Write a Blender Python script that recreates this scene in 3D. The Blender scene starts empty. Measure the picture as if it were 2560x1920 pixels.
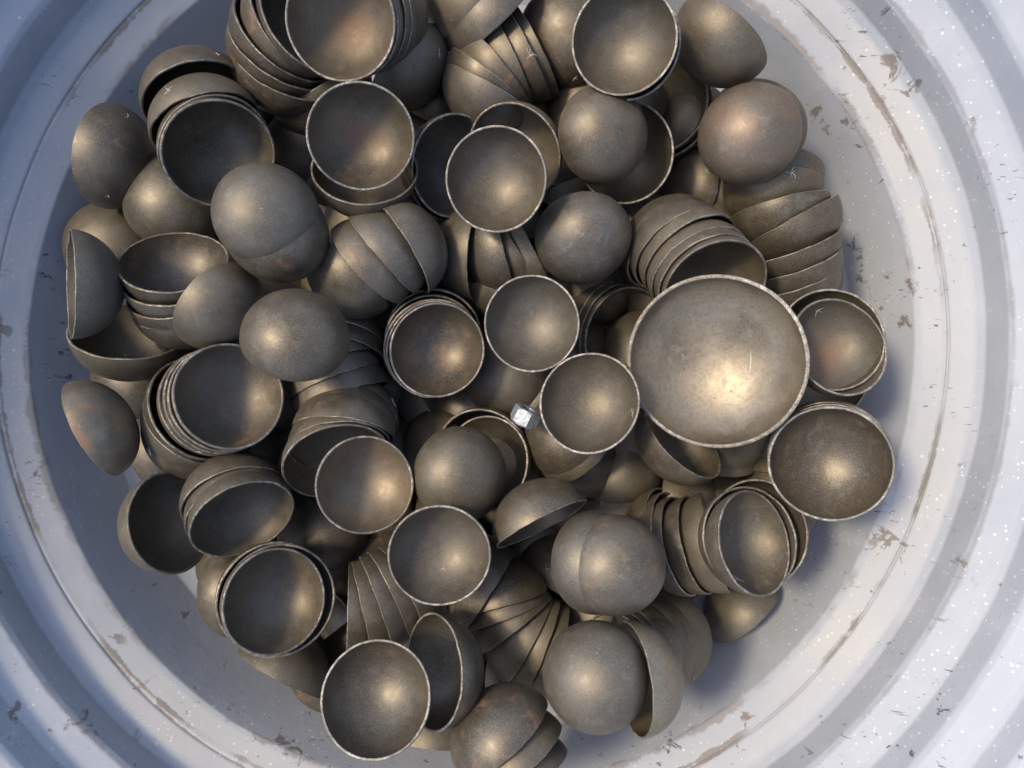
import bpy, bmesh, math, random
from mathutils import Vector, Matrix, noise

rnd = random.Random(7)
scene = bpy.context.scene
COL = scene.collection

# ------------------------------------------------------------------ camera
FPX = 1934.0                      # focal length in photo pixels (2560 wide)
CAM = Vector((0.0294, -0.0285, 0.51))
cam_d = bpy.data.cameras.new("camera")
cam_d.sensor_width = 36.0
cam_d.lens = FPX / 2560.0 * 36.0
cam_d.clip_start = 0.005
cam_d.clip_end = 200.0
cam = bpy.data.objects.new("camera", cam_d)
cam.location = CAM
COL.objects.link(cam)
scene.camera = cam

# ------------------------------------------------------------------ sky, sun, exposure
SUN_EL, SUN_AZ = 57.0, 160.0        # elevation; direction the sun stands in (deg, 0 = +X, ccw)
world = bpy.data.worlds.new("World")
scene.world = world
world.use_nodes = True
wn = world.node_tree.nodes
wl = world.node_tree.links
for n in list(wn):
    wn.remove(n)
w_out = wn.new("ShaderNodeOutputWorld")
w_bg = wn.new("ShaderNodeBackground")
w_sky = wn.new("ShaderNodeTexSky")
w_sky.sky_type = 'NISHITA'
w_sky.sun_disc = False
w_sky.sun_elevation = math.radians(SUN_EL)
w_sky.sun_rotation = math.radians(90.0 - SUN_AZ)
w_sky.dust_density = 1.3
w_sky.air_density = 0.6
w_sky.ozone_density = 0.6
w_bg.inputs[1].default_value = 0.15
wl.new(w_sky.outputs[0], w_bg.inputs[0])
wl.new(w_bg.outputs[0], w_out.inputs[0])

sun_d = bpy.data.lights.new("sun", 'SUN')
sun_d.energy = 0.95
sun_d.angle = math.radians(8.0)
sun_d.color = (1.0, 0.88, 0.68)
sun = bpy.data.objects.new("sun", sun_d)
el, az = math.radians(SUN_EL), math.radians(SUN_AZ)
SUN_DIR = Vector((math.cos(el) * math.cos(az), math.cos(el) * math.sin(az), math.sin(el)))
sun.rotation_euler = SUN_DIR.to_track_quat('Z', 'Y').to_euler()
sun.location = (2, 0, 2)
COL.objects.link(sun)

vs = scene.view_settings
vs.view_transform = 'Standard'
vs.look = 'None'
vs.gamma = 1.0
vs.exposure = 1.46
vs.use_curve_mapping = False
scene.cycles.max_bounces = 6
scene.cycles.diffuse_bounces = 3
scene.cycles.glossy_bounces = 4
scene.cycles.caustics_reflective = False
scene.cycles.caustics_refractive = False


# ------------------------------------------------------------------ material helpers
def new_mat(name):
    m = bpy.data.materials.new(name)
    m.use_nodes = True
    nt = m.node_tree
    for n in list(nt.nodes):
        nt.nodes.remove(n)
    out = nt.nodes.new("ShaderNodeOutputMaterial")
    b = nt.nodes.new("ShaderNodeBsdfPrincipled")
    nt.links.new(b.outputs[0], out.inputs[0])
    return m, nt, b


class NT:
    """tiny helper round a node tree"""
    def __init__(s, nt):
        s.nt = nt

    def n(s, t, **kw):
        nd = s.nt.nodes.new(t)
        for k, v in kw.items():
            setattr(nd, k, v)
        return nd

    def put(s, sock, v):
        if isinstance(v, bpy.types.NodeSocket):
            s.nt.links.new(v, sock)
        else:
            sock.default_value = v

    def noise(s, vec, scale, detail=4, rough=0.55, dist=0.0):
        nd = s.n("ShaderNodeTexNoise")
        s.put(nd.inputs["Vector"], vec)
        nd.inputs["Scale"].default_value = scale
        nd.inputs["Detail"].default_value = detail
        nd.inputs["Roughness"].default_value = rough
        nd.inputs["Distortion"].default_value = dist
        return nd.outputs["Fac"]

    def voro(s, vec, scale, rand=1.0):
        nd = s.n("ShaderNodeTexVoronoi")
        s.put(nd.inputs["Vector"], vec)
        nd.inputs["Scale"].default_value = scale
        nd.inputs["Randomness"].default_value = rand
        return nd

    def ramp(s, fac, a, b, va=0.0, vb=1.0):
        nd = s.n("ShaderNodeMapRange")
        nd.interpolation_type = 'SMOOTHSTEP'
        s.put(nd.inputs[0], fac)
        s.put(nd.inputs[1], a)
        s.put(nd.inputs[2], b)
        s.put(nd.inputs[3], va)
        s.put(nd.inputs[4], vb)
        return nd.outputs[0]

    def math(s, op, a, b=0.0):
        nd = s.n("ShaderNodeMath", operation=op)
        s.put(nd.inputs[0], a)
        s.put(nd.inputs[1], b)
        return nd.outputs[0]

    def vmath(s, op, a, b):
        nd = s.n("ShaderNodeVectorMath", operation=op)
        s.put(nd.inputs[0], a)
        s.put(nd.inputs[1], b)
        return nd.outputs[0]

    def mix(s, fac, a, b):
        nd = s.n("ShaderNodeMix", data_type='RGBA')
        s.put(nd.inputs[0], fac)
        s.put(nd.inputs[6], a)
        s.put(nd.inputs[7], b)
        return nd.outputs[2]

    def bump(s, h, strength, dist):
        nd = s.n("ShaderNodeBump")
        nd.inputs["Strength"].default_value = strength
        nd.inputs["Distance"].default_value = dist
        s.put(nd.inputs["Height"], h)
        return nd.outputs[0]


def rgb(r, g, b):
    return (r, g, b, 1.0)


def obj_coords(q):
    """object coordinates shifted by the object's own random number"""
    tc = q.n("ShaderNodeTexCoord")
    oi = q.n("ShaderNodeObjectInfo")
    cx = q.n("ShaderNodeCombineXYZ")
    q.put(cx.inputs[0], q.math('MULTIPLY', oi.outputs["Random"], 37.0))
    q.put(cx.inputs[1], q.math('MULTIPLY', oi.outputs["Random"], 91.0))
    q.put(cx.inputs[2], q.math('MULTIPLY', oi.outputs["Random"], 53.0))
    return q.vmath('ADD', tc.outputs["Object"], cx.outputs[0]), tc.outputs["Object"], oi.outputs["Random"]


def make_steel(name="dark_oxidised_steel", rust_all=None, rust_pole=False, tint=None):
    m, nt, b = new_mat(name)
    q = NT(nt)
    v, raw, r = obj_coords(q)
    big = q.noise(v, 1.3, 3)
    mid = q.noise(v, 4.5, 6, 0.65)
    fine = q.noise(v, 46.0, 3, 0.75)
    grain = q.noise(v, 20.0, 3, 0.7)
    # base tone, per cup and mottled
    r2 = q.math('FRACT', q.math('MULTIPLY', r, 7.31))
    r4 = q.math('FRACT', q.math('MULTIPLY', r, 29.3))
    dark = q.mix(q.ramp(r2, 0.1, 0.9), rgb(0.103, 0.078, 0.047), rgb(0.093, 0.077, 0.054))
    lite = q.mix(q.ramp(r2, 0.1, 0.9), rgb(0.182, 0.144, 0.090), rgb(0.160, 0.136, 0.098))
    tone = q.mix(q.ramp(q.math('ADD', big, q.math('MULTIPLY', r4, 0.35)), 0.40, 0.95), dark, lite)
    if tint:
        tone = q.mix(q.ramp(q.noise(v, 1.1, 3), 0.35, 0.6, 0.15, 0.75), tone, tint)
    tone = q.mix(q.ramp(mid, 0.47, 0.74, 0.0, 0.45), tone, rgb(0.235, 0.192, 0.130))
    tone = q.mix(q.ramp(grain, 0.46, 0.62, 0.0, 0.28), tone, rgb(0.080, 0.068, 0.050))
    tone = q.mix(q.ramp(fine, 0.46, 0.66, 0.0, 0.65), tone, rgb(0.25, 0.210, 0.150))
    # pale rubbed scuffs on some of them
    r5 = q.math('FRACT', q.math('MULTIPLY', r, 47.9))
    scuff = q.math('MULTIPLY', q.ramp(q.noise(v, 2.6, 8, 0.74, 1.2), 0.54, 0.66), q.ramp(r5, 0.45, 0.85))
    tone = q.mix(q.math('MULTIPLY', scuff, 0.32), tone, rgb(0.34, 0.305, 0.245))
    # rust bloom on some of them
    r3 = q.math('FRACT', q.math('MULTIPLY', r, 13.7))
    rust_amt = q.ramp(r3, 0.55, 1.0, 0.0, 0.75)
    rust_n = q.ramp(q.noise(v, 1.9, 5, 0.7, 0.6), 0.52, 0.70)
    if rust_all is not None:
        rust_amt = rust_all
    rust = q.math('MULTIPLY', rust_amt, rust_n)
    if rust_pole:                       # bloom that has crept out from the middle of the bowl
        d = q.n("ShaderNodeVectorMath", operation='DISTANCE')
        q.put(d.inputs[0], raw)
        d.inputs[1].default_value = (0.06, 0.04, -0.86)
        w_ = q.math('ADD', d.outputs["Value"], q.math('MULTIPLY', q.math('SUBTRACT', q.noise(v, 5.0, 5, 0.7), 0.5), 0.9))
        rust = q.math('MAXIMUM', rust, q.ramp(w_, 0.05, 0.75, 0.55, 0.0))
    tone = q.mix(rust, tone, rgb(0.27, 0.14, 0.07))
    # dark pits and specks
    vo = q.voro(v, 13.0)
    cell = q.n("ShaderNodeSeparateColor")
    q.put(cell.inputs[0], vo.outputs["Color"])
    pit = q.math('MULTIPLY', q.ramp(vo.outputs["Distance"], 0.07, 0.17, 1.0, 0.0),
                 q.ramp(cell.outputs[0], 0.80, 0.85))
    pit = q.math('MULTIPLY', pit, q.ramp(q.noise(v, 2.2, 2), 0.48, 0.6))
    tone = q.mix(q.math('MULTIPLY', pit, 0.75), tone, rgb(0.05, 0.042, 0.034))
    # light dust specks
    vd = q.voro(v, 24.0)
    cd = q.n("ShaderNodeSeparateColor")
    q.put(cd.inputs[0], vd.outputs["Color"])
    dust = q.math('MULTIPLY', q.ramp(vd.outputs["Distance"], 0.05, 0.13, 1.0, 0.0),
                  q.ramp(cd.outputs[1], 0.93, 0.95))
    tone = q.mix(q.math('MULTIPLY', dust, 0.8), tone, rgb(0.62, 0.58, 0.50))
    # scratches: stretched noise in two directions
    mp = q.n("ShaderNodeMapping")
    mp.inputs["Rotation"].default_value = (0.5, 0.7, 0.4)
    mp.inputs["Scale"].default_value = (1.2, 26.0, 26.0)
    q.put(mp.inputs["Vector"], v)
    scr = q.ramp(q.noise(mp.outputs[0], 1.6, 2, 0.5, 0.3), 0.67, 0.74)
    scr = q.math('MULTIPLY', scr, q.ramp(q.noise(v, 1.7, 2), 0.5, 0.62))
    tone = q.mix(q.math('MULTIPLY', scr, 0.4), tone, rgb(0.55, 0.51, 0.44))
    q.put(b.inputs["Base Color"], tone)
    # drawing rings left by the press
    sep = q.n("ShaderNodeSeparateXYZ")
    q.put(sep.inputs[0], raw)
    rings = q.n("ShaderNodeTexNoise", noise_dimensions='1D')
    q.put(rings.inputs["W"], q.math('ADD', q.math('MULTIPLY', sep.outputs[2], 40.0), q.math('MULTIPLY', r, 60.0)))
    rings.inputs["Scale"].default_value = 1.0
    rings.inputs["Detail"].default_value = 3.0
    met = q.ramp(q.math('ADD', rust, dust), 0.0, 1.0, 0.55, 0.15)
    q.put(b.inputs["Metallic"], met)
    rough = q.ramp(mid, 0.3, 0.75, 0.44, 0.58)
    rough = q.math('ADD', rough, q.math('MULTIPLY', rust, 0.25))
    rough = q.math('ADD', rough, q.math('MULTIPLY', q.math('SUBTRACT', r4, 0.6), 0.12))
    rough = q.math('ADD', rough, q.math('MULTIPLY', scuff, 0.10))
    rough = q.math('ADD', rough, q.math('MULTIPLY', q.math('SUBTRACT', fine, 0.5), 0.34))
    q.put(b.inputs["Roughness"], rough)
    h = q.math('ADD', q.math('MULTIPLY', fine, 0.5), q.math('MULTIPLY', mid, 0.3))
    h = q.math('ADD', h, q.math('MULTIPLY', rings.outputs["Fac"], 0.18))
    h = q.math('ADD', q.math('SUBTRACT', h, q.math('MULTIPLY', pit, 1.2)), q.math('MULTIPLY', grain, 0.2))
    q.put(b.inputs["Normal"], q.bump(h, 0.14, 0.0010))
    return m


def make_rim_steel():
    m, nt, b = new_mat("bare_cut_steel_edge")
    q = NT(nt)
    v, raw, r = obj_coords(q)
    n1 = q.noise(v, 9.0, 5, 0.7)
    n2 = q.noise(v, 40.0, 3, 0.7)
    big = q.noise(v, 1.4, 2)
    t = q.mix(q.ramp(n1, 0.35, 0.65), rgb(0.20, 0.165, 0.118), rgb(0.52, 0.46, 0.36))
    t = q.mix(q.ramp(big, 0.40, 0.60, 0.0, 0.75), t, rgb(0.17, 0.14, 0.105))
    t = q.mix(q.ramp(n2, 0.56, 0.68, 0.0, 0.7), t, rgb(0.09, 0.072, 0.055))
    q.put(b.inputs["Base Color"], t)
    b.inputs["Metallic"].default_value = 0.6
    q.put(b.inputs["Roughness"], q.ramp(n2, 0.3, 0.7, 0.34, 0.55))
    q.put(b.inputs["Normal"], q.bump(q.math('ADD', n1, n2), 0.5, 0.0012))
    return m


def make_plastic():
    m, nt, b = new_mat("scuffed_grey_plastic")
    q = NT(nt)
    tc = q.n("ShaderNodeTexCoord")
    v = tc.outputs["Object"]
    sep = q.n("ShaderNodeSeparateXYZ")
    q.put(sep.inputs[0], v)
    big = q.noise(v, 5.0, 3)
    mid = q.noise(v, 28.0, 6, 0.65)
    fine = q.noise(v, 420.0, 2)
    t = q.mix(q.ramp(big, 0.3, 0.7), rgb(0.345, 0.357, 0.372), rgb(0.405, 0.412, 0.415))
    t = q.mix(q.ramp(mid, 0.40, 0.75, 0.0, 0.3), t, rgb(0.52, 0.515, 0.49))
    # cream tint along the first ledge: brighter light on it painted into the colour
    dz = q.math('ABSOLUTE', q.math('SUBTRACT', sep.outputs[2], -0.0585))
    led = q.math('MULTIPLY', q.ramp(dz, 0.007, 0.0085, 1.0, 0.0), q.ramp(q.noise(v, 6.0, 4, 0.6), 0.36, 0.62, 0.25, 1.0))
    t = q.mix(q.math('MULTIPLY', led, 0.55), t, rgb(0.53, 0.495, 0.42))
    # white moulded flecks
    vo = q.voro(v, 330.0)
    cs = q.n("ShaderNodeSeparateColor")
    q.put(cs.inputs[0], vo.outputs["Color"])
    rad = q.ramp(cs.outputs[1], 0.0, 1.0, 0.10, 0.34)
    fl = q.math('MULTIPLY', q.math('LESS_THAN', vo.outputs["Distance"], rad), q.ramp(cs.outputs[0], 0.72, 0.78))
    fl = q.math('MULTIPLY', fl, q.ramp(q.noise(v, 7.0, 2), 0.40, 0.60, 0.10, 1.0))
    t = q.mix(q.math('MULTIPLY', fl, 0.42), t, rgb(0.82, 0.81, 0.76))
    # brown-grey grime: blotches and scuffs
    w = q.vmath('ADD', v, (3.1, 7.7, 1.3))
    bl = q.ramp(q.noise(w, 46.0, 7, 0.66, 0.5), 0.60, 0.64)
    bl = q.math('MULTIPLY', bl, q.ramp(q.noise(w, 9.0, 2), 0.50, 0.57))
    t = q.mix(q.math('MULTIPLY', bl, 0.85), t, rgb(0.17, 0.14, 0.105))
    w2 = q.vmath('ADD', v, (1.9, 4.4, 8.3))
    mp = q.n("ShaderNodeMapping")
    mp.inputs["Rotation"].default_value = (0.3, 0.2, 0.9)
    mp.inputs["Scale"].default_value = (1.0, 2.6, 1.0)
    q.put(mp.inputs["Vector"], w2)
    sc = q.ramp(q.noise(mp.outputs[0], 60.0, 5, 0.7, 1.2), 0.62, 0.66)
    sc = q.math('MULTIPLY', sc, q.ramp(q.noise(w2, 12.0, 2), 0.49, 0.55))
    t = q.mix(q.math('MULTIPLY', sc, 0.85), t, rgb(0.075, 0.075, 0.075))
    # dirt caught in the moulded seams (known heights on the wall)
    for zc, half, amt in ((-0.0684, 0.0014, 0.6), (-0.0594, 0.0007, 0.8), (-0.0200, 0.0014, 0.3)):
        d = q.math('ABSOLUTE', q.math('SUBTRACT', sep.outputs[2], zc))
        wob = q.math('MULTIPLY', q.math('SUBTRACT', q.noise(v, 48.0, 6, 0.75), 0.44), half * 7)
        line = q.ramp(q.math('SUBTRACT', d, wob), 0.0, half, 1.0, 0.0)
        line = q.math('MULTIPLY', line, q.ramp(q.noise(v, 11.0, 3), 0.44, 0.56, 0.10, 1.0))
        t = q.mix(q.math('MULTIPLY', line, amt), t, rgb(0.20, 0.165, 0.125))
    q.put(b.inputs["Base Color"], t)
    q.put(b.inputs["Roughness"], q.ramp(mid, 0.3, 0.7, 0.50, 0.66))
    b.inputs["Specular IOR Level"].default_value = 0.3
    h = q.math('ADD', q.math('MULTIPLY', mid, 0.8), q.math('MULTIPLY', fine, 0.12))
    q.put(b.inputs["Normal"], q.bump(h, 0.18, 0.004))
    return m


def make_simple(name, col, metallic, rough, bump=0.0, scale=60.0):
    m, nt, b = new_mat(name)
    q = NT(nt)
    tc = q.n("ShaderNodeTexCoord")
    n1 = q.noise(tc.outputs["Object"], scale, 4, 0.6)
    dark = tuple(c * 0.72 for c in col) + (1.0,)
    q.put(b.inputs["Base Color"], q.mix(q.ramp(n1, 0.35, 0.65), dark, tuple(col) + (1.0,)))
    b.inputs["Metallic"].default_value = metallic
    b.inputs["Roughness"].default_value = rough
    if bump:
        q.put(b.inputs["Normal"], q.bump(n1, bump, 0.002))
    return m


M_STEEL = make_steel()
M_RUSTY = make_steel("rust_stained_steel", rust_all=0.9, tint=rgb(0.34, 0.28, 0.19))
M_POLE = make_steel("steel_with_rusty_middle", rust_pole=True)
M_RED = make_steel("reddish_steel", rust_all=0.4, tint=rgb(0.235, 0.155, 0.100))
M_GOLD = make_steel("pale_golden_steel", tint=rgb(0.36, 0.295, 0.195))
M_TAN = make_steel("tan_steel", rust_all=0.3, tint=rgb(0.31, 0.225, 0.14))
M_RIM = make_rim_steel()
M_PLASTIC = make_plastic()
M_NUT = make_simple("bright_zinc_plating", (0.46, 0.455, 0.43), 0.55, 0.45, 0.25, 300.0)
M_LINT = make_simple("pale_lint", (0.72, 0.69, 0.62), 0.0, 0.8, 0.0, 400.0)
M_GROUND = make_simple("grey_concrete", (0.36, 0.35, 0.33), 0.0, 0.85, 0.3, 14.0)


# ------------------------------------------------------------------ mesh helpers
def link(name, me, mat, parent=None):
    o = bpy.data.objects.new(name, me)
    COL.objects.link(o)
    if mat is not None and me is not None and not me.materials:
        me.materials.append(mat)
    if parent is not None:
        o.parent = parent
    return o


def tag(o, label=None, cat=None, group=None, kind=None):
    if label:
        o["label"] = label
    if cat:
        o["category"] = cat
    if group:
        o["group"] = group
    if kind:
        o["kind"] = kind
    return o


def lathe(profile, seg, wob=None, skip=None):
    """surface of revolution through (r, z) points; wob(r,z,phi)->(r,z); skip(i,j) drops a quad"""
    vs_, fs = [], []
    idx = []
    for (r, z) in profile:
        if r < 1e-9:
            idx.append([len(vs_)] * seg)
            vs_.append((0, 0, z))
            continue
        row = []
        for j in range(seg):
            ph = 2 * math.pi * j / seg
            rr, zz = (r, z) if wob is None else wob(r, z, ph)
            row.append(len(vs_))
            vs_.append((rr * math.cos(ph), rr * math.sin(ph), zz))
        idx.append(row)
    for i in range(len(profile) - 1):
        for j in range(seg):
            k = (j + 1) % seg
            if skip and skip(i, j):
                continue
            f = [idx[i][j], idx[i][k], idx[i + 1][k], idx[i + 1][j]]
            g = []
            for x in f:
                if x not in g:
                    g.append(x)
            if len(g) > 2:
                fs.append(g)
    return vs_, fs


def mesh(name, vs_, fs, smooth=True):
    me = bpy.data.meshes.new(name)
    me.from_pydata(vs_, [], fs)
    me.validate()
    if smooth:
        me.polygons.foreach_set("use_smooth", [True] * len(me.polygons))
    me.update()
    return me


# ------------------------------------------------------------------ the setting: ground and bin
gv = [(-6, -6, 0), (6, -6, 0), (6, 6, 0), (-6, 6, 0)]
ground = link("ground", mesh("ground", [(x, y, -0.160) for x, y, z in gv], [(0, 1, 2, 3)], False), M_GROUND)
tag(ground, kind="structure")

CORNERS = [(0.0, -0.142), (0.15, -0.142), (0.292, -0.1405), (0.309, -0.128), (0.3175, -0.105), (0.3265, -0.0785),
           (0.3300, -0.0690), (0.3330, -0.0672), (0.3482, -0.0590), (0.3489, -0.0597), (0.3497, -0.0597), (0.3504, -0.0578),
           (0.3650, -0.0500), (0.3692, -0.0455), (0.3712, -0.0225), (0.3735, -0.0185),
           (0.3880, -0.0115), (0.3918, -0.0075), (0.3942, 0.0140), (0.3965, 0.0180), (0.4100, 0.0250), (0.4135, 0.0290),
           (0.4158, 0.0470), (0.4185, 0.0510), (0.4300, 0.0575), (0.4330, 0.0620), (0.4350, 0.1000)]


def soften(pts, d):
    """tight fillets with holding edges, so the moulded ribs keep their edges"""
    out = [pts[0]]
    for p0, p1, p2 in zip(pts, pts[1:], pts[2:]):
        for q_, sgn in ((p0, 1), (p2, -1)):
            L = math.hypot(q_[0] - p1[0], q_[1] - p1[1])
            ks = [min(0.42, 2.2 * d / L), min(0.2, 0.7 * d / L)]
            if sgn < 0:
                ks.reverse()
            for k in ks:
                out.append((p1[0] + (q_[0] - p1[0]) * k, p1[1] + (q_[1] - p1[1]) * k))
    out.append(pts[-1])
    return out


WALL = soften(CORNERS, 0.0008)
z, r = 0.100, 0.4350
while z < 0.115:
    z += 0.004
    r += 0.00076
    WALL.append((r + 0.0025 * math.sin((z - 0.1) * 2 * math.pi / 0.045), z))
RIM_Z, RIM_R = WALL[-1][1], WALL[-1][0]
OUTER = [(RIM_R + 0.004, RIM_Z + 0.004), (RIM_R + 0.012, RIM_Z + 0.005), (RIM_R + 0.024, RIM_Z + 0.001),
         (RIM_R + 0.026, RIM_Z - 0.012), (RIM_R + 0.022, RIM_Z - 0.016), (RIM_R + 0.008, RIM_Z - 0.014)]
OUTER += [(p[0] + 0.006, p[1] - 0.002) for p in reversed(WALL[12:-2:4])]
OUTER += [(0.288, -0.150), (0.270, -0.157), (0.0, -0.157)]

# unseen holes added through the wall below the rim to let sun spots in
ADDED_HOLES = []        # (angle, z, half-width m, half-height m)


def wall_r(zz):
    for p, q_ in zip(WALL, WALL[1:]):
        if p[1] <= zz < q_[1]:
            return p[0] + (q_[0] - p[0]) * (zz - p[1]) / (q_[1] - p[1])
    return None


def sun_hole(u, v, hw, hh):
    """hole where the sun ray that lands on the wall at photo pixel (u,v) passes the opposite wall"""
    d = Vector(((u - 1280) / FPX, -(v - 960) / FPX, -1))
    depth = 0.3
    while depth < 0.66:
        p = CAM + d * depth
        wr = wall_r(p.z)
        if wr is not None and math.hypot(p.x, p.y) > wr:
            break
        depth += 0.001
    depth += -0.002
    p = CAM + d * depth
    t = 0.04
    while t < 1.5:
        s = p + SUN_DIR * t
        wr = wall_r(s.z)
        if wr is not None and math.hypot(s.x, s.y) > wr and t > 0.06:
            ADDED_HOLES.append((math.atan2(s.y, s.x), s.z, hw, hh))
            return
        t += 0.002


sun_hole(553, 1760, 0.030, 0.026)
sun_hole(340, 1895, 0.030, 0.020)
SEG = 720


def finer(prof, zmin, step):
    out = [prof[0]]
    for a, b in zip(prof, prof[1:]):
        n = max(1, int(abs(b[1] - a[1]) / step)) if max(a[1], b[1]) > zmin else 1
        for k in range(1, n + 1):
            out.append((a[0] + (b[0] - a[0]) * k / n, a[1] + (b[1] - a[1]) * k / n))
    return out


def in_hole(ph, zz, rr):
    for (ha, hz, hw, hh) in ADDED_HOLES:
        d = (ph - ha + math.pi) % (2 * math.pi) - math.pi
        if (abs(d * rr) / hw) ** 2.6 + (abs(zz - hz) / hh) ** 2.6 < 1.0:
            return True
    return False


def bin_wob(r_, z_, ph):
    n = noise.noise(Vector((math.cos(ph) * 1.6, math.sin(ph) * 1.6, z_ * 9 + 3.0)))
    n2 = noise.noise(Vector((math.cos(ph) * 6, math.sin(ph) * 6, z_ * 40 + 9.0)))
    k = min(1.0, max(0.0, (r_ - 0.2) / 0.1))
    return r_ + k * (0.0030 * n + 0.0006 * n2), z_ + k * 0.0010 * n


wall_f = finer(WALL, 0.05, 0.0025)
vsl, fsl = lathe(wall_f, SEG, bin_wob,
                 lambda i, j: wall_f[i][1] > 0.05 and in_hole(2 * math.pi * (j + .5) / SEG, (wall_f[i][1] + wall_f[i + 1][1]) / 2, wall_f[i][0]))
out_f = finer(OUTER, 0.05, 0.004)
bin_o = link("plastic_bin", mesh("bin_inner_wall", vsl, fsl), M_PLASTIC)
tag(bin_o, "round grey-blue ribbed plastic bin holding the whole pile of steel cups", "bin")
vso, fso = lathe(out_f, 360, bin_wob,
                 lambda i, j: out_f[i][1] < RIM_Z - 0.02 and in_hole(2 * math.pi * (j + .5) / 360, (out_f[i][1] + out_f[i + 1][1]) / 2, out_f[i][0]))
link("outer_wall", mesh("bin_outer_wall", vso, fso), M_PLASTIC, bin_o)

# ------------------------------------------------------------------ the cup: bowl + cut rim, unit radius, opening +Z
DEPTH_R, THICK = 0.89, 0.046


def cup_profiles():
    """pressed cup: a slightly flattened half-ellipsoid, walls upright at the rim"""
    bev = 0.012
    outer, inner = [], []
    N = 20
    for (R_, H_, dst) in ((1.0, DEPTH_R, outer), (1.0 - THICK, DEPTH_R - THICK, inner)):
        a1 = math.acos(bev / H_)
        for i in range(N + 1):
            a = a1 * i / N
            dst.append((R_ * math.sin(a), -H_ * math.cos(a)))
    ro, rin = outer[-1][0], inner[-1][0]
    rim = [(ro, -bev), (ro - 0.003, -0.005), (ro - 0.010, 0.0), (rin + 0.009, 0.0), (rin + 0.003, -0.005), (rin, -bev)]
    return outer, inner, rim


BOWLS, RIMS = [], []
for k in range(9):
    o_, i_, r_ = cup_profiles()
    s1, s2, s3 = rnd.uniform(-.016, .016), rnd.uniform(-.007, .007), rnd.uniform(0, 6.28)
    off = rnd.uniform(0, 50)
    flat = rnd.uniform(0.0, 0.03)

    def wob(r, z, ph, s1=s1, s2=s2, s3=s3, off=off):
        f = 1 + s1 * math.cos(2 * (ph - s3)) + s2 * math.cos(3 * ph + s3)
        n = noise.noise(Vector((r * math.cos(ph) * 1.4 + off, r * math.sin(ph) * 1.4, z * 1.4)))
        e = noise.noise(Vector((math.cos(ph) * 3 + off, math.sin(ph) * 3, 5.0))) + 0.35 * noise.noise(Vector((math.cos(ph) * 11 + off, math.sin(ph) * 11, 2.0)))
        zz = z + 0.014 * e * max(0.0, 1 + z * 1.6) + 0.008 * n * max(0, -z)
        return r * (f + 0.006 * n), zz

    prof = list(reversed(o_))
    va, fa = lathe(prof, 72, wob)
    vb, fb = lathe(i_, 72, wob)
    nv = len(va)
    me = mesh("cup_bowl", va + vb, fa + [tuple(x + nv for x in f) for f in fb])
    me.materials.append(M_STEEL)
    BOWLS.append(me)
    vr, fr = lathe(r_, 72, wob)
    me = mesh("cup_rim", vr, fr)
    me.materials.append(M_RIM)
    RIMS.append(me)

DS = 2560.0 / 2212.0              # the measurements below are in a 2212-pixel-wide copy


def frame_at(u, v):
    d = Vector(((u - 1280) / FPX, -(v - 960) / FPX, -1.0))
    e3 = (-d).normalized()
    e1 = (Vector((1, 0, 0)) - e3 * e3.x).normalized()
    e2 = e3.cross(e1)
    return d, e1, e2, e3


CUPS = []


def cup(x, y, D, t, a, zmm, label, group, flat=1.0, mat=None):
    """x, y: rim centre; D: rim diameter (measured pixels); t: angle between the opening and the viewer;
    a: way the opening leans in the picture (0 right, 90 down); zmm: height in the pile"""
    u, v = x * DS, y * DS
    d, e1, e2, e3 = frame_at(u, v)
    depth = CAM.z - zmm / 1000.0
    p = CAM + d * depth
    R = D * DS / 2 * depth / FPX
    ta, aa = math.radians(t), math.radians(a)
    n = (e1 * math.cos(aa) - e2 * math.sin(aa)) * math.sin(ta) + e3 * math.cos(ta)
    k = rnd.randrange(len(BOWLS))
    o = link("steel_cup", None, None)
    o.empty_display_size = 0.2
    rot = n.to_track_quat('Z', 'Y').to_matrix().to_4x4() @ Matrix.Rotation(rnd.uniform(0, 6.28), 4, 'Z')
    o.matrix_world = Matrix.Translation(p) @ rot @ Matrix.Diagonal((R, R, R * flat, 1))
    tag(o, label, "cup", group)
    bw = link("bowl", BOWLS[k], None, o)
    if mat is not None:
        bw.material_slots[0].link = 'OBJECT'
        bw.material_slots[0].material = mat
    link("rim", RIMS[k], None, o)
    CUPS.append(o)
    return o


ORD = ["first", "second", "third", "fourth", "fifth", "sixth", "seventh", "eighth", "ninth", "tenth"]


def z_of(D, layer):
    if layer <= -25:
        layer -= 13
    return layer + 0.4 * 510.0 * (1 - 230.0 / D)


def stack(phrase, end, way, z0, items, mats={}):
    """a run of nested cups; way +1: each next one sits inside the one before, -1: each next one holds it"""
    z = z_of(items[0][2], z0)
    for i, (x, y, D, t, a) in enumerate(items):
        if i:
            px, py, pD, pt, pa = items[i - 1]
            s = 0.31 * (D / 2) * DS * 0.51 / FPX * 1000
            lat = math.hypot(x - px, y - py) * DS * 0.51 / FPX * 1000
            c = math.cos(math.radians((t + pt) / 2))
            z += way * math.copysign(math.sqrt(max(s * s - lat * lat, (0.9 * s * c) ** 2)), c)
        if len(items) == 1:
            lab = phrase
        else:
            lab = "%s cup from %s end of %s" % (ORD[i], end, phrase)
        cup(x, y, D, t, a, z, lab, "steel cups in the bin", 1.0, mats.get(i))


def one(label, x, y, D, t, a, z0, flat=1.0, mat=None):
    cup(x, y, D, t, a, z_of(D, z0), label, "steel cups in the bin", flat, mat)


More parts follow.
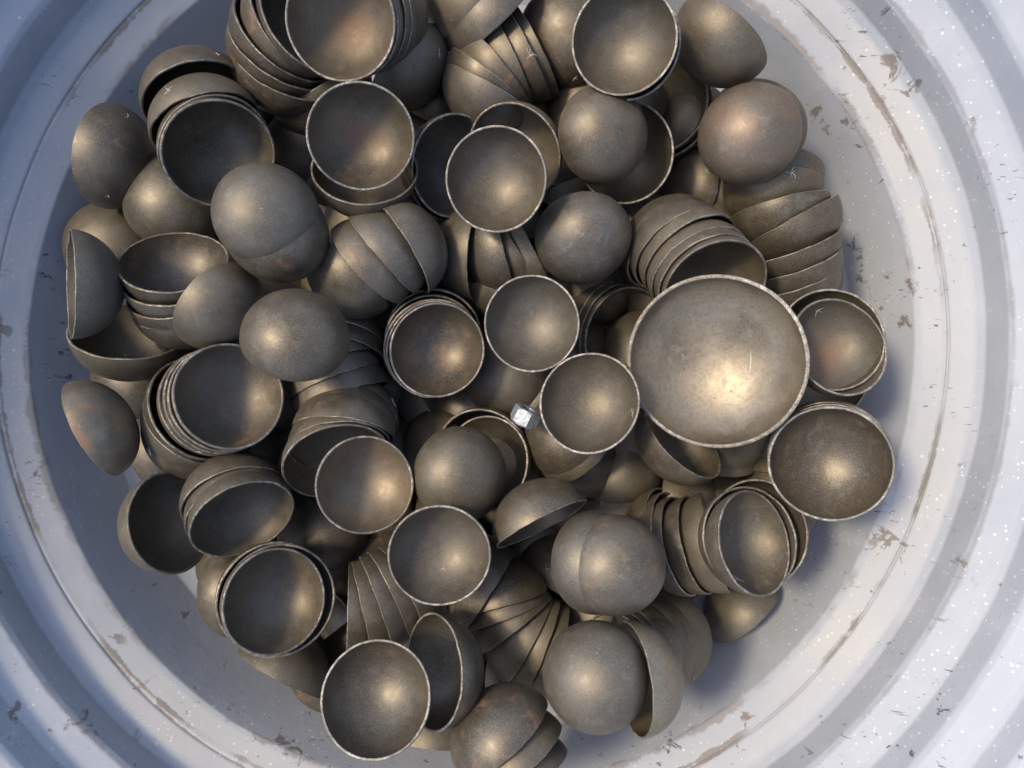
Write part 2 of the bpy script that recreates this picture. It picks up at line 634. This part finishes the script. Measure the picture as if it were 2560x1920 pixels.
# ---- upper left
one("egg-shaped cup back leaning on the upper left bin wall", 235, 338, 222, 128, 195, -25)
stack("small stack at upper left beside the wall", "open", -1, 5,
      [(475, 335, 238, 22, 60), (468, 322, 238, 28, 62), (448, 275, 236, 57, 75), (428, 218, 234, 50, 75)])
one("plain cup back wedged under the upper left open cup", 388, 440, 225, 150, 90, -45)
one("dark cup back deep by the left wall behind the upright cup", 250, 540, 210, 150, 0, -55)
stack("pair of scratched grey domes at upper left centre", "upper", 1, 25, [(575, 466, 226, 160, 110), (598, 503, 222, 160, 120)])
stack("short stack at the top edge, left of centre", "open", -1, 25,
      [(735, 48, 242, 14, 175), (745, 47, 240, 18, 178), (757, 42, 236, 28, 180), (780, 38, 230, 35, 180), (800, 35, 226, 40, 180), (818, 30, 224, 45, 182)], {0: M_POLE})
stack("fanned stack at the top edge beside the left wall", "open", -1, -8,
      [(672, 42, 238, 46, 318), (640, 48, 238, 56, 326), (618, 76, 238, 58, 312), (611, 108, 236, 60, 302), (618, 142, 232, 62, 295)])
one("cup on its side under the left edge of the rust-centred bowl", 690, 190, 232, 92, 240, -35)
one("half-hidden grey cup back left of the rust-centred bowl", 672, 312, 215, 140, 250, -50)
one("open bowl with rust-brown centre lying over another bowl", 780, 297, 231, 10, 90, 25, mat=M_POLE)
one("tilted dark-mouthed bowl directly under the rust-centred bowl", 788, 363, 231, 51, 270, -5)
one("dusty cup back right of the short top stack", 872, 138, 208, 110, 222, -18)
# ---- top centre
stack("pair of edge-on cups at the top centre", "upper", 1, -30, [(1030, 2, 235, 100, 50), (1066, 42, 235, 98, 50)])
stack("fan of nested cup backs at the top centre", "domed", 1, -15,
      [(1060, 195, 210, 97, 299), (1060, 172, 210, 97, 307), (1082, 150, 210, 97, 320), (1106, 134, 210, 97, 334), (1139, 119, 210, 97, 332), (1160, 113, 210, 97, 332)])
one("pitted cup back between the top fan and bright bowl", 1222, 82, 212, 150, 0, -25)
stack("bright bowl pair at the top edge, right of centre", "open", -1, 28, [(1347, 86, 230, 12, 225), (1354, 97, 230, 14, 225)])
one("egg-shaped brown cup back at the top against the right wall", 1562, 80, 220, 118, 305, -5)
stack("shadowed open pair below the bright top bowl", "open", -1, -28, [(1424, 225, 212, 24, 225), (1433, 238, 212, 26, 225)])
one("smooth tan dome overlapping a dark bowl, upper right of centre", 1297, 294, 208, 148, 165, 12)
one("dark bowl partly covered by the smooth tan dome", 1348, 331, 216, 14, 180, -15)
stack("two small domes left of the right wall stack", "domed", 1, -38, [(1512, 405, 192, 112, 8), (1545, 409, 192, 110, 10)])
one("reddish scratched dome against the upper right bin wall", 1618, 291, 216, 165, 90, 0, mat=M_RED)
one("cup barely showing behind the reddish scratched dome", 1634, 274, 214, 150, 300, -30)
stack("tall curved stack along the right wall", "upper", -1, -26,
      [(1668, 378, 210, 124, 266), (1668, 403, 210, 111, 264), (1682, 447, 214, 100, 254), (1706, 477, 216, 91, 239), (1703, 529, 216, 80, 250), (1706, 566, 214, 77, 251),
       (1703, 602, 211, 75, 253)])
stack("ribbed-looking stack above the large bowl", "open", -1, 0,
      [(1546, 622, 232, 40, 55), (1526, 602, 230, 50, 52), (1511, 583, 230, 54, 50), (1492, 557, 230, 57, 49), (1470, 542, 230, 58, 48), (1453, 533, 230, 58, 48)])
one("largest bowl, wide and golden-brown, right of centre", 1545, 782, 380, 5, 135, -40, 0.62, mat=M_GOLD)
# ---- centre
one("clean open cup above centre covering a dark-mouthed cup", 1070, 388, 226, 14, 190, 28)
one("dark-mouthed cup tucked behind the clean open cup", 1110, 330, 214, 30, 140, 0)
stack("dark open pair left of the clean open cup", "open", -1, -15, [(985, 360, 220, 33, 10), (974, 367, 220, 36, 5)])
one("round dome with brushed marks right of the clean cup", 1259, 512, 208, 156, 265, 5)
stack("sideways stack showing under the clean open cup", "left", 1, -28,
      [(1005, 550, 206, 76, 5), (1020, 550, 206, 76, 5), (1036, 548, 206, 76, 5), (1088, 537, 206, 90, 345), (1116, 540, 204, 92, 326), (1150, 540, 204, 92, 333)])
stack("round cluster of nested cups left of centre", "right", 1, 0, [(868, 540, 215, 80, 150), (826, 552, 215, 95, 140), (794, 573, 212, 106, 138)])
one("cup back facing the round cluster left of centre", 764, 590, 213, 98, 316, -8)
stack("tight upright stack just left of the picture centre", "open", -1, 15,
      [(946, 757, 207, 10, 20), (940, 756, 212, 14, 40), (936, 752, 214, 16, 60), (933, 738, 206, 18, 80), (937, 722, 204, 22, 90)])
one("small clean bowl with dark flecks at picture centre", 1148, 699, 210, 8, 200, 18)
one("cup on its side touching the flecked centre bowl", 1096, 605, 202, 94, 262, -25)
one("shaded cup back below the flecked centre bowl", 1094, 805, 205, 160, 0, -38)
stack("three dark cups left of the largest bowl", "open", -1, -30, [(1352, 722, 210, 40, 20), (1330, 716, 208, 48, 20), (1312, 708, 206, 52, 20)])
one("cup back inside the dark cups left of the largest bowl", 1385, 762, 190, 140, 30, -25)
one("open bowl left of the largest bowl, above the hex nut", 1272, 869, 222, 15, 235, 28)
stack("two cup backs under the bowl beside the nut", "domed", 1, -12, [(1226, 940, 196, 130, 42), (1250, 964, 196, 122, 44)])
one("tilted bowl under the lower left rim of the largest bowl", 1476, 944, 216, 65, 318, -10)
one("dark edge-on cup beneath the largest bowl", 1566, 930, 205, 96, 208, -42)
one("cup back below the tilted bowl under the largest one", 1346, 1025, 190, 112, 215, -35)
one("half-cup seen from its side in the lower centre", 1171, 1133, 218, 83, 63, 12)
# ---- right
stack("open pair against the right wall beside the largest bowl", "open", -1, 26, [(1815, 747, 222, 37, 325), (1797, 733, 226, 20, 330)], {0: M_POLE})
one("dark cup beneath the open pair at the right wall", 1775, 800, 215, 30, 330, -45)
stack("wide speckled open stack at the lower right wall", "open", -1, 15, [(1793, 1003, 256, 14, 85), (1791, 996, 254, 18, 85), (1789, 988, 252, 22, 86)])
stack("dark stack under the wide speckled open stack", "upper", 1, -48, [(1700, 978, 205, 96, 92), (1700, 1008, 205, 98, 92), (1700, 1036, 205, 98, 92)])
stack("tilted open stack at lower right", "open", -1, 22, [(1632, 1172, 226, 50, 354), (1622, 1165, 228, 31, 355), (1640, 1150, 228, 24, 0)])
stack("side-lying stack joining the tilted open stack at lower right", "right", -1, -20,
      [(1546, 1170, 216, 86, 347), (1508, 1176, 212, 72, 349), (1476, 1178, 212, 68, 350), (1455, 1166, 208, 66, 352), (1440, 1155, 204, 64, 354)])
one("cup back lowest beside the wall under the lower right stack", 1608, 1322, 184, 112, 50, -48)
# ---- left
one("upright cup on edge against the left wall", 152, 615, 238, 86, 183, 8)
stack("tilted open stack near the left wall", "open", -1, 0, [(375, 563, 230, 57, 262), (383, 597, 230, 61, 258), (393, 628, 228, 64, 255), (402, 652, 224, 67, 252)])
one("egg-shaped dark dome beside the tilted left stack", 465, 655, 213, 125, 222, 22)
one("smooth dome lit on its lower side, left of centre", 639, 733, 230, 140, 95, 32)
one("dark-mouthed bowl below the upright cup at the left wall", 282, 712, 244, 60, 268, -30)
one("dark cup deep under the dark-mouthed bowl at left", 315, 812, 215, 150, 90, -70)
one("rust-spotted cup back lying alone on the left wall", 200, 928, 222, 108, 153, 12, 0.86, mat=M_RUSTY)
stack("thick open stack at left with pale worn rims", "open", -1, 18,
      [(498, 855, 234, 17, 330), (487, 860, 235, 20, 330), (478, 864, 236, 22, 330), (467, 868, 236, 24, 328), (438, 882, 238, 36, 318), (432, 908, 236, 46, 302), (430, 932, 230, 50, 298)])
stack("long curving stack below the smooth lit dome", "open", -1, -5,
      [(728, 1000, 230, 48, 75), (735, 968, 222, 61, 86), (742, 938, 218, 72, 98), (747, 920, 216, 68, 100), (752, 905, 216, 52, 105), (740, 858, 214, 84, 72),
       (724, 828, 212, 82, 68), (714, 796, 210, 78, 70), (728, 772, 208, 66, 100), (732, 748, 206, 60, 100)])
one("warm-lit open cup with pale rim at lower left centre", 790, 1048, 214, 14, 20, 28, mat=M_TAN)
one("round dome with a sharp shadow edge, below centre", 992, 1025, 208, 160, 200, 4)
stack("open pair behind the dome with the shadow edge", "open", -1, -20, [(1046, 1000, 208, 28, 190), (1042, 984, 210, 26, 120)])
one("dark dome between the warm-lit cup and lower left bowls", 700, 1142, 200, 160, 0, -35)
# ---- bottom
one("plain open bowl with lint speck, lower centre", 949, 1201, 224, 18, 100, 32)
one("open cup at lower left lit inside its lower edge", 372, 1128, 222, 42, 345, 5)
stack("tilted stack at lower left over the lit cup", "open", -1, 12, [(526, 1124, 226, 50, 66), (519, 1108, 226, 52, 68), (508, 1082, 224, 55, 70)])
stack("open stack at lower left with brown-streaked inside", "open", -1, 15, [(596, 1300, 230, 24, 20), (604, 1297, 240, 12, 35), (592, 1290, 240, 20, 45)])
one("dark dome hidden left of the brown-streaked stack", 522, 1272, 205, 150, 180, -45)
one("low cup back under the brown-streaked stack on the wall", 608, 1456, 214, 98, 117, -35)
stack("side-lying stack below the plain lower bowl", "open", -1, -12,
      [(752, 1324, 214, 91, 178), (784, 1318, 213, 91, 164), (812, 1304, 213, 88, 157), (838, 1290, 212, 85, 152), (864, 1278, 210, 82, 150)])
one("dark open cup left of the side-lying lower stack", 674, 1366, 208, 36, 150, -32)
one("small cup edge under the front bottom bowl", 722, 1440, 200, 52, 300, -42)
one("front bowl at the bottom edge with speckled shine", 810, 1508, 246, 18, 185, 30)
one("crescent-looking open cup right of the front bottom bowl", 933, 1450, 244, 60, 175, 5)
one("flat-edged cup back at the bottom beside the front bowl", 935, 1590, 205, 105, 95, -35)
stack("overlapping domes at the bottom edge", "upper", 1, 12, [(1088, 1594, 240, 108, 50), (1116, 1640, 238, 106, 54), (1122, 1684, 236, 106, 60)])
stack("fan of nested cups in the lower centre", "upper", 1, -20,
      [(1055, 1275, 202, 95, 33), (1086, 1298, 200, 97, 75), (1092, 1326, 200, 97, 70), (1112, 1350, 200, 97, 53), (1143, 1383, 200, 97, 30), (1172, 1392, 200, 97, 22), (1205, 1408, 200, 97, 14)])
one("cup edge tucked under the lower centre fan", 1090, 1440, 200, 112, 190, -38)
stack("pair of big domes at lower right of centre", "front", 1, 28, [(1328, 1220, 218, 160, 195), (1284, 1214, 218, 148, 188)])
one("big round dome near the bottom, inside another cup", 1287, 1460, 232, 165, 0, 26)
one("cup on edge hugging the big round bottom dome", 1364, 1465, 246, 72, 173, 6, mat=M_RUSTY)
stack("half-hidden stack behind the big bottom dome", "open", -1, -15,
      [(1338, 1424, 206, 46, 150), (1362, 1412, 206, 55, 150), (1386, 1400, 206, 64, 150), (1405, 1391, 206, 70, 152), (1421, 1383, 206, 74, 152), (1440, 1373, 206, 77, 153)])

# ---- cups glimpsed deep in the gaps
FILL = [
    (0.2430, -0.1370, -95.0, 120, 40, 'dark buried cup below the wide speckled open stack by the right wall'),
    (-0.0251, -0.0802, -85.3, 110, 5, 'dark buried cup right of the long curving stack below the smooth lit dome'),
    (0.0659, -0.1773, -91.8, 110, 122, 'dark buried cup left of the pair of big domes at lower right of centre'),
    (0.158, -0.1213, -88.7, 110, 180, 'dark buried cup right of the side-lying stack joining the tilted open stack at lower right'),
    (0.0801, -0.0856, -85.1, 140, 123, 'dark buried cup just below the two cup backs under the bowl beside the nut'),
    (-0.1772, -0.0778, -90.7, 140, 236, 'dark buried cup left of the long curving stack below the smooth lit dome'),
    (-0.0348, -0.0415, -110.6, 140, 150, 'dark buried cup just below the tight upright stack just left of the picture centre'),
    (0.0694, 0.1015, -85.8, 90, 122, 'dark buried cup just above the round dome with brushed marks right of the clean cup'),
    (-0.0053, -0.0462, -99.2, 150, 59, 'dark buried cup left of the open pair behind the dome with the shadow edge'),
    (-0.0304, 0.1874, -89.3, 110, 110, 'dark buried cup just below the dusty cup back right of the short top stack'),
    (0.0224, -0.0896, -90.2, 160, 86, 'dark buried cup just below the open pair behind the dome with the shadow edge'),
    (0.085, 0.1813, -88.8, 140, 294, 'dark buried cup just above the dark-mouthed cup tucked behind the clean open cup'),
    (-0.0907, -0.2078, -98.1, 90, 51, 'dark buried cup just above the dark open cup left of the side-lying lower stack'),
    (-0.2334, -0.0797, -84.1, 140, 169, 'dark buried cup left of the thick open stack at left with pale worn rims'),
    (-0.1538, 0.0456, -86.5, 160, 106, 'dark buried cup just below the pair of scratched grey domes at upper left centre'),
    (0.047, -0.1634, -116.7, 140, 252, 'dark buried cup just below the half-cup seen from its side in the lower centre'),
    (0.1155, 0.1808, -88.2, 110, 227, 'dark buried cup left of the shadowed open pair below the bright top bowl'),
    (-0.1536, -0.0324, -95.6, 160, 21, 'dark buried cup just above the long curving stack below the smooth lit dome'),
    (0.0913, 0.0488, -93.4, 140, 137, 'dark buried cup right of the three dark cups left of the largest bowl'),
    (0.0954, -0.2036, -87.1, 110, 10, 'dark buried cup left of the half-hidden stack behind the big bottom dome'),
    (-0.1158, -0.1698, -90.8, 140, 93, 'dark buried cup just above the side-lying stack below the plain lower bowl'),
    (-0.0788, -0.1337, -111.6, 140, 31, 'dark buried cup just below the warm-lit open cup with pale rim at lower left centre'),
    (0.1917, -0.1265, -98.8, 140, 15, 'dark buried cup just below the dark edge-on cup beneath the largest bowl'),
    (-0.0809, 0.0941, -89.8, 160, 110, 'dark buried cup left of the tilted dark-mouthed bowl directly under the rust-centred bowl'),
    (-0.0725, -0.1733, -96.3, 160, 127, 'dark buried cup right of the dark dome between the warm-lit cup and lower left bowls'),
    (0.052, 0.1253, -88.8, 90, 92, 'dark buried cup just below the dark-mouthed cup tucked behind the clean open cup'),
    (0.072, -0.0038, -92.9, 160, 215, 'dark buried cup just below the three dark cups left of the largest bowl'),
    (0.0172, -0.1323, -118.5, 140, 307, 'dark buried cup left of the half-cup seen from its side in the lower centre'),
    (0.0312, 0.0996, -94.9, 110, 99, 'dark buried cup just above the sideways stack showing under the clean open cup'),
    (-0.0758, -0.0297, -108.7, 170, 227, 'dark buried cup just below the long curving stack below the smooth lit dome'),
    (0.1177, 0.0833, -93.8, 140, 215, 'dark buried cup just above the ribbed-looking stack above the large bowl'),
    (-0.1441, -0.077, -109.4, 140, 336, 'dark buried cup right of the tilted stack at lower left over the lit cup'),
    (-0.073, -0.0829, -96.3, 150, 57, 'dark buried cup just above the warm-lit open cup with pale rim at lower left centre'),
    (0.0489, -0.0364, -89.5, 110, 39, 'dark buried cup just below the shaded cup back below the flecked centre bowl'),
    (-0.083, 0.0118, -87.2, 150, 63, 'dark buried cup left of the tight upright stack just left of the picture centre'),
    (0.056, 0.0493, -92.1, 150, 85, 'dark buried cup right of the sideways stack showing under the clean open cup'),
    (0.11, -0.1345, -91.3, 150, 22, 'dark buried cup left of the cup back below the tilted bowl under the largest one'),
    (-0.0596, -0.0463, -92.7, 60, 136, 'dark buried cup just above the round dome with a sharp shadow edge, below centre'),
    (-0.0457, 0.1712, -110.9, 160, 212, 'dark buried cup just above the dark open pair left of the clean open cup'),
    (0.0793, -0.1241, -118.4, 140, 143, 'dark buried cup right of the half-cup seen from its side in the lower centre'),
    (-0.1801, -0.1675, -94.1, 140, 65, 'dark buried cup just above the dark dome hidden left of the brown-streaked stack'),
    (0.1215, -0.0792, -96.8, 140, 102, 'dark buried cup just above the cup back below the tilted bowl under the largest one'),
    (-0.1674, 0.1824, -87.7, 90, 207, 'dark buried cup just below the fanned stack at the top edge beside the left wall'),
    (-0.1039, 0.0408, -91.3, 110, 293, 'dark buried cup left of the cup back facing the round cluster left of centre'),
    (0.0282, 0.1799, -91.5, 140, 263, 'dark buried cup just below the fan of nested cup backs at the top centre'),
    (0.1826, -0.0848, -90.7, 110, 107, 'dark buried cup left of the dark stack under the wide speckled open stack'),
    (-0.1059, 0.1418, -84.2, 150, 48, 'dark buried cup just below the half-hidden grey cup back left of the rust-centred bowl'),
    (0.254, 0.0575, -99.4, 90, 116, 'dark buried cup right of the tall curved stack along the right wall'),
    (0.0809, -0.2082, -116.1, 160, 276, 'dark buried cup just below the pair of big domes at lower right of centre'),
    (0.173, 0.1695, -96.9, 140, 5, 'dark buried cup right of the shadowed open pair below the bright top bowl'),
    (0.0082, -0.122, -84.6, 60, 306, 'dark buried cup just above the fan of nested cups in the lower centre'),
    (-0.015, -0.2466, -86.6, 150, 130, 'dark buried cup left of the cup edge tucked under the lower centre fan'),
    (0.0345, 0.0131, -95.8, 150, 8, 'dark buried cup just below the cup on its side touching the flecked centre bowl'),
    (-0.0062, -0.2128, -84.2, 90, 214, 'dark buried cup just above the cup edge tucked under the lower centre fan'),
    (-0.0199, -0.1357, -114.3, 140, 160, 'dark buried cup left of the round dome with a sharp shadow edge, below centre'),
    (-0.2171, 0.0023, -92.8, 90, 320, 'dark buried cup right of the tilted open stack near the left wall'),
    (0.1759, 0.0956, -96.8, 150, 350, 'dark buried cup just below the two small domes left of the right wall stack'),
    (0.1288, 0.1296, -117.1, 160, 160, 'dark buried cup just below the dark bowl partly covered by the smooth tan dome'),
    (-0.0205, -0.1763, -89.9, 160, 100, 'dark buried cup right of the side-lying stack below the plain lower bowl'),
    (-0.1275, 0.0898, -91.5, 90, 275, 'dark buried cup right of the pair of scratched grey domes at upper left centre'),
    (0.1459, 0.0938, -115.1, 160, 305, 'dark buried cup left of the two small domes left of the right wall stack'),
    (-0.1526, -0.1246, -97.9, 110, 70, 'dark buried cup just above the dark dome between the warm-lit cup and lower left bowls'),
    (-0.05, 0.0462, -98.2, 60, 309, 'dark buried cup just above the tight upright stack just left of the picture centre'),
    (0.1449, 0.0479, -94.6, 140, 268, 'dark buried cup just above the three dark cups left of the largest bowl'),
    (0.1709, -0.176, -88.5, 60, 64, 'dark buried cup just above the half-hidden stack behind the big bottom dome'),
    (-0.0483, -0.1332, -99.4, 60, 243, 'dark buried cup right of the warm-lit open cup with pale rim at lower left centre'),
    (-0.18, 0.0855, -91.5, 140, 11, 'dark buried cup just above the egg-shaped dark dome beside the tilted left stack'),
    (0.0565, 0.0838, -120.2, 170, 169, 'dark buried cup left of the round dome with brushed marks right of the clean cup'),
    (0.1442, -0.2151, -86.3, 150, 295, 'dark buried cup right of the half-hidden stack behind the big bottom dome'),
    (-0.1972, 0.0485, -86.5, 160, 131, 'dark buried cup left of the pair of scratched grey domes at upper left centre'),
    (-0.0025, 0.0488, -99.3, 140, 278, 'dark buried cup right of the tight upright stack just left of the picture centre'),
]
for (fx, fy, fz, ft, fa, flab) in FILL:
    dpt = CAM.z - fz / 1000.0
    fu = 1280 + (fx - CAM.x) / dpt * FPX
    fv = 960 - (fy - CAM.y) / dpt * FPX
    cup(fu / DS, fv / DS, 0.070 * FPX / dpt / DS, ft, fa, fz, flab, "steel cups glimpsed deep in the pile")

# ------------------------------------------------------------------ the hex nut between the bowls
def hex_nut(x, y, zmm):
    u, v = x * DS, y * DS
    d, e1, e2, e3 = frame_at(u, v)
    p = CAM + d * (CAM.z - zmm / 1000.0)
    AF, H, BORE = 0.0168, 0.0108, 0.0046
    rc = AF / 2 / math.cos(math.pi / 6)
    bm = bmesh.new()
    rings = []
    for (rr, zz, hexa) in ((BORE, -H / 2, False), (AF / 2 * 0.98, -H / 2, False), (rc, -H / 2 + 0.0012, True),
                           (rc, H / 2 - 0.0012, True), (AF / 2 * 0.98, H / 2, False), (BORE, H / 2, False)):
        row = []
        for j in range(36):
            ph = 2 * math.pi * j / 36
            if hexa:
                k = (ph + math.pi / 6) % (math.pi / 3) - math.pi / 6
                r_ = AF / 2 / math.cos(k) * 0.995
            else:
                r_ = rr
            row.append(bm.verts.new((r_ * math.cos(ph), r_ * math.sin(ph), zz)))
        rings.append(row)
    for a, b in zip(rings, rings[1:]):
        for j in range(36):
            bm.faces.new((a[j], a[(j + 1) % 36], b[(j + 1) % 36], b[j]))
    bmesh.ops.recalc_face_normals(bm, faces=bm.faces)
    me = bpy.data.meshes.new("nut_body")
    bm.to_mesh(me)
    bm.free()
    bv, bf = [], []
    N, T = 24, 7
    for i in range(N * T + 1):
        ph = 2 * math.pi * i / N
        zc = -H / 2 + H * i / (N * T)
        for (rr, dz) in ((BORE, -0.0007), (BORE - 0.0007, 0.0), (BORE, 0.0007)):
            bv.append((rr * math.cos(ph), rr * math.sin(ph), max(-H / 2, min(H / 2, zc + dz))))
    for i in range(N * T):
        for k in range(2):
            q0 = i * 3 + k
            bf.append((q0, q0 + 1, q0 + 4, q0 + 3))
    o = link("hex_nut", None, None)
    axis = (e1 * 0.42 + e2 * 0.86 + e3 * 0.24).normalized()
    rot = axis.to_track_quat('Z', 'Y').to_matrix().to_4x4() @ Matrix.Rotation(math.radians(NUT_SPIN), 4, 'Z')
    o.matrix_world = Matrix.Translation(p) @ rot
    tag(o, "small shiny silver hex nut lying between bowls near the centre", "nut")
    link("body", me, M_NUT, o)
    link("thread", mesh("nut_thread", bv, bf), M_NUT, o)


NUT_SPIN = 18.0
hex_nut(1135, 899, -2)

# ------------------------------------------------------------------ lint on the cups
bpy.context.view_layer.update()
dgraph = bpy.context.evaluated_depsgraph_get()


def lint(x, y, size, arms, where):
    u, v = x * DS, y * DS
    d = Vector(((u - 1280) / FPX, -(v - 960) / FPX, -1.0)).normalized()
    hit, loc, nrm, _, _, _ = scene.ray_cast(dgraph, CAM, d)
    if not hit:
        return
    if nrm.dot(d) > 0:
        nrm = -nrm
    t1 = nrm.orthogonal().normalized()
    t2 = nrm.cross(t1)
    vsx, fsx = [], []
    rad = 0.00018
    for k in range(arms):
        ang = 2 * math.pi * k / arms + rnd.uniform(-.5, .5)
        L = size * rnd.uniform(0.5, 1.1)
        bend = rnd.uniform(-.9, .9)
        lift = rnd.uniform(0.1, 0.7)
        pts = []
        for i in range(6):
            f = i / 5.0
            a2 = ang + bend * f
            pts.append((t1 * math.cos(a2) + t2 * math.sin(a2)) * (L * f) + nrm * (0.0002 + lift * L * f * (1 - 0.6 * f)))
        base = len(vsx)
        for i, p in enumerate(pts):
            rr = rad * (1.15 - 0.12 * i)
            tg = (pts[min(i + 1, 5)] - pts[max(i - 1, 0)]).normalized()
            s1 = tg.orthogonal().normalized()
            s2 = tg.cross(s1)
            for j in range(4):
                b_ = math.pi / 2 * j
                vsx.append(tuple(p + (s1 * math.cos(b_) + s2 * math.sin(b_)) * rr))
        for i in range(5):
            for j in range(4):
                a0 = base + i * 4
                fsx.append((a0 + j, a0 + (j + 1) % 4, a0 + 4 + (j + 1) % 4, a0 + 4 + j))
    o = link("lint_tuft", mesh("lint_tuft", vsx, fsx), M_LINT)
    o.location = loc
    tag(o, where, "lint", "bits of pale lint on the cups")


for args in (
    (365, 195, 0.0042, 6, "star-shaped pale lint on the upper left stack by the wall"),
    (470, 118, 0.0016, 5, "tiny white lint speck on top of the upper left stack"),
    (275, 254, 0.0034, 3, "thin lint hair on the egg-shaped cup back at upper left"),
    (234, 423, 0.0016, 5, "small lint speck at the bottom of the upper left egg-shaped cup"),
    (849, 870, 0.0040, 6, "star-shaped lint on the long curving stack left of centre"),
    (1710, 374, 0.0042, 5, "star-shaped lint on top of the right wall stack"),
    (1526, 370, 0.0036, 4, "cross-shaped lint on the two small domes at upper right"),
    (326, 977, 0.0046, 7, "tangled lint on the lower rims of the thick left stack"),
    (429, 974, 0.0030, 5, "lint hairs under the front rim of the thick left stack"),
    (958, 1228, 0.0034, 6, "brownish lint speck inside the plain lower centre bowl"),
    (1764, 672, 0.0044, 4, "lint hairs inside the open pair at the right wall"),
    (1181, 1229, 0.0038, 4, "lint hair on the left side of the lower right dome pair"),
    (1145, 119, 0.0046, 6, "tangled lint across the fan at the top centre"),
    (948, 116, 0.0034, 3, "lint hair on the dusty cup back near the top"),
    (1243, 168, 0.0030, 5, "lint fluff at the left rim of the bright top bowl"),
    (1368, 893, 0.0040, 4, "lint hairs on the right rim of the bowl beside the nut"),
    (270, 768, 0.0034, 3, "lint hair in the dark-mouthed bowl at the left wall"),
    (1300, 1088, 0.0024, 4, "lint speck on the cup back below centre right"),
):
    lint(*args)
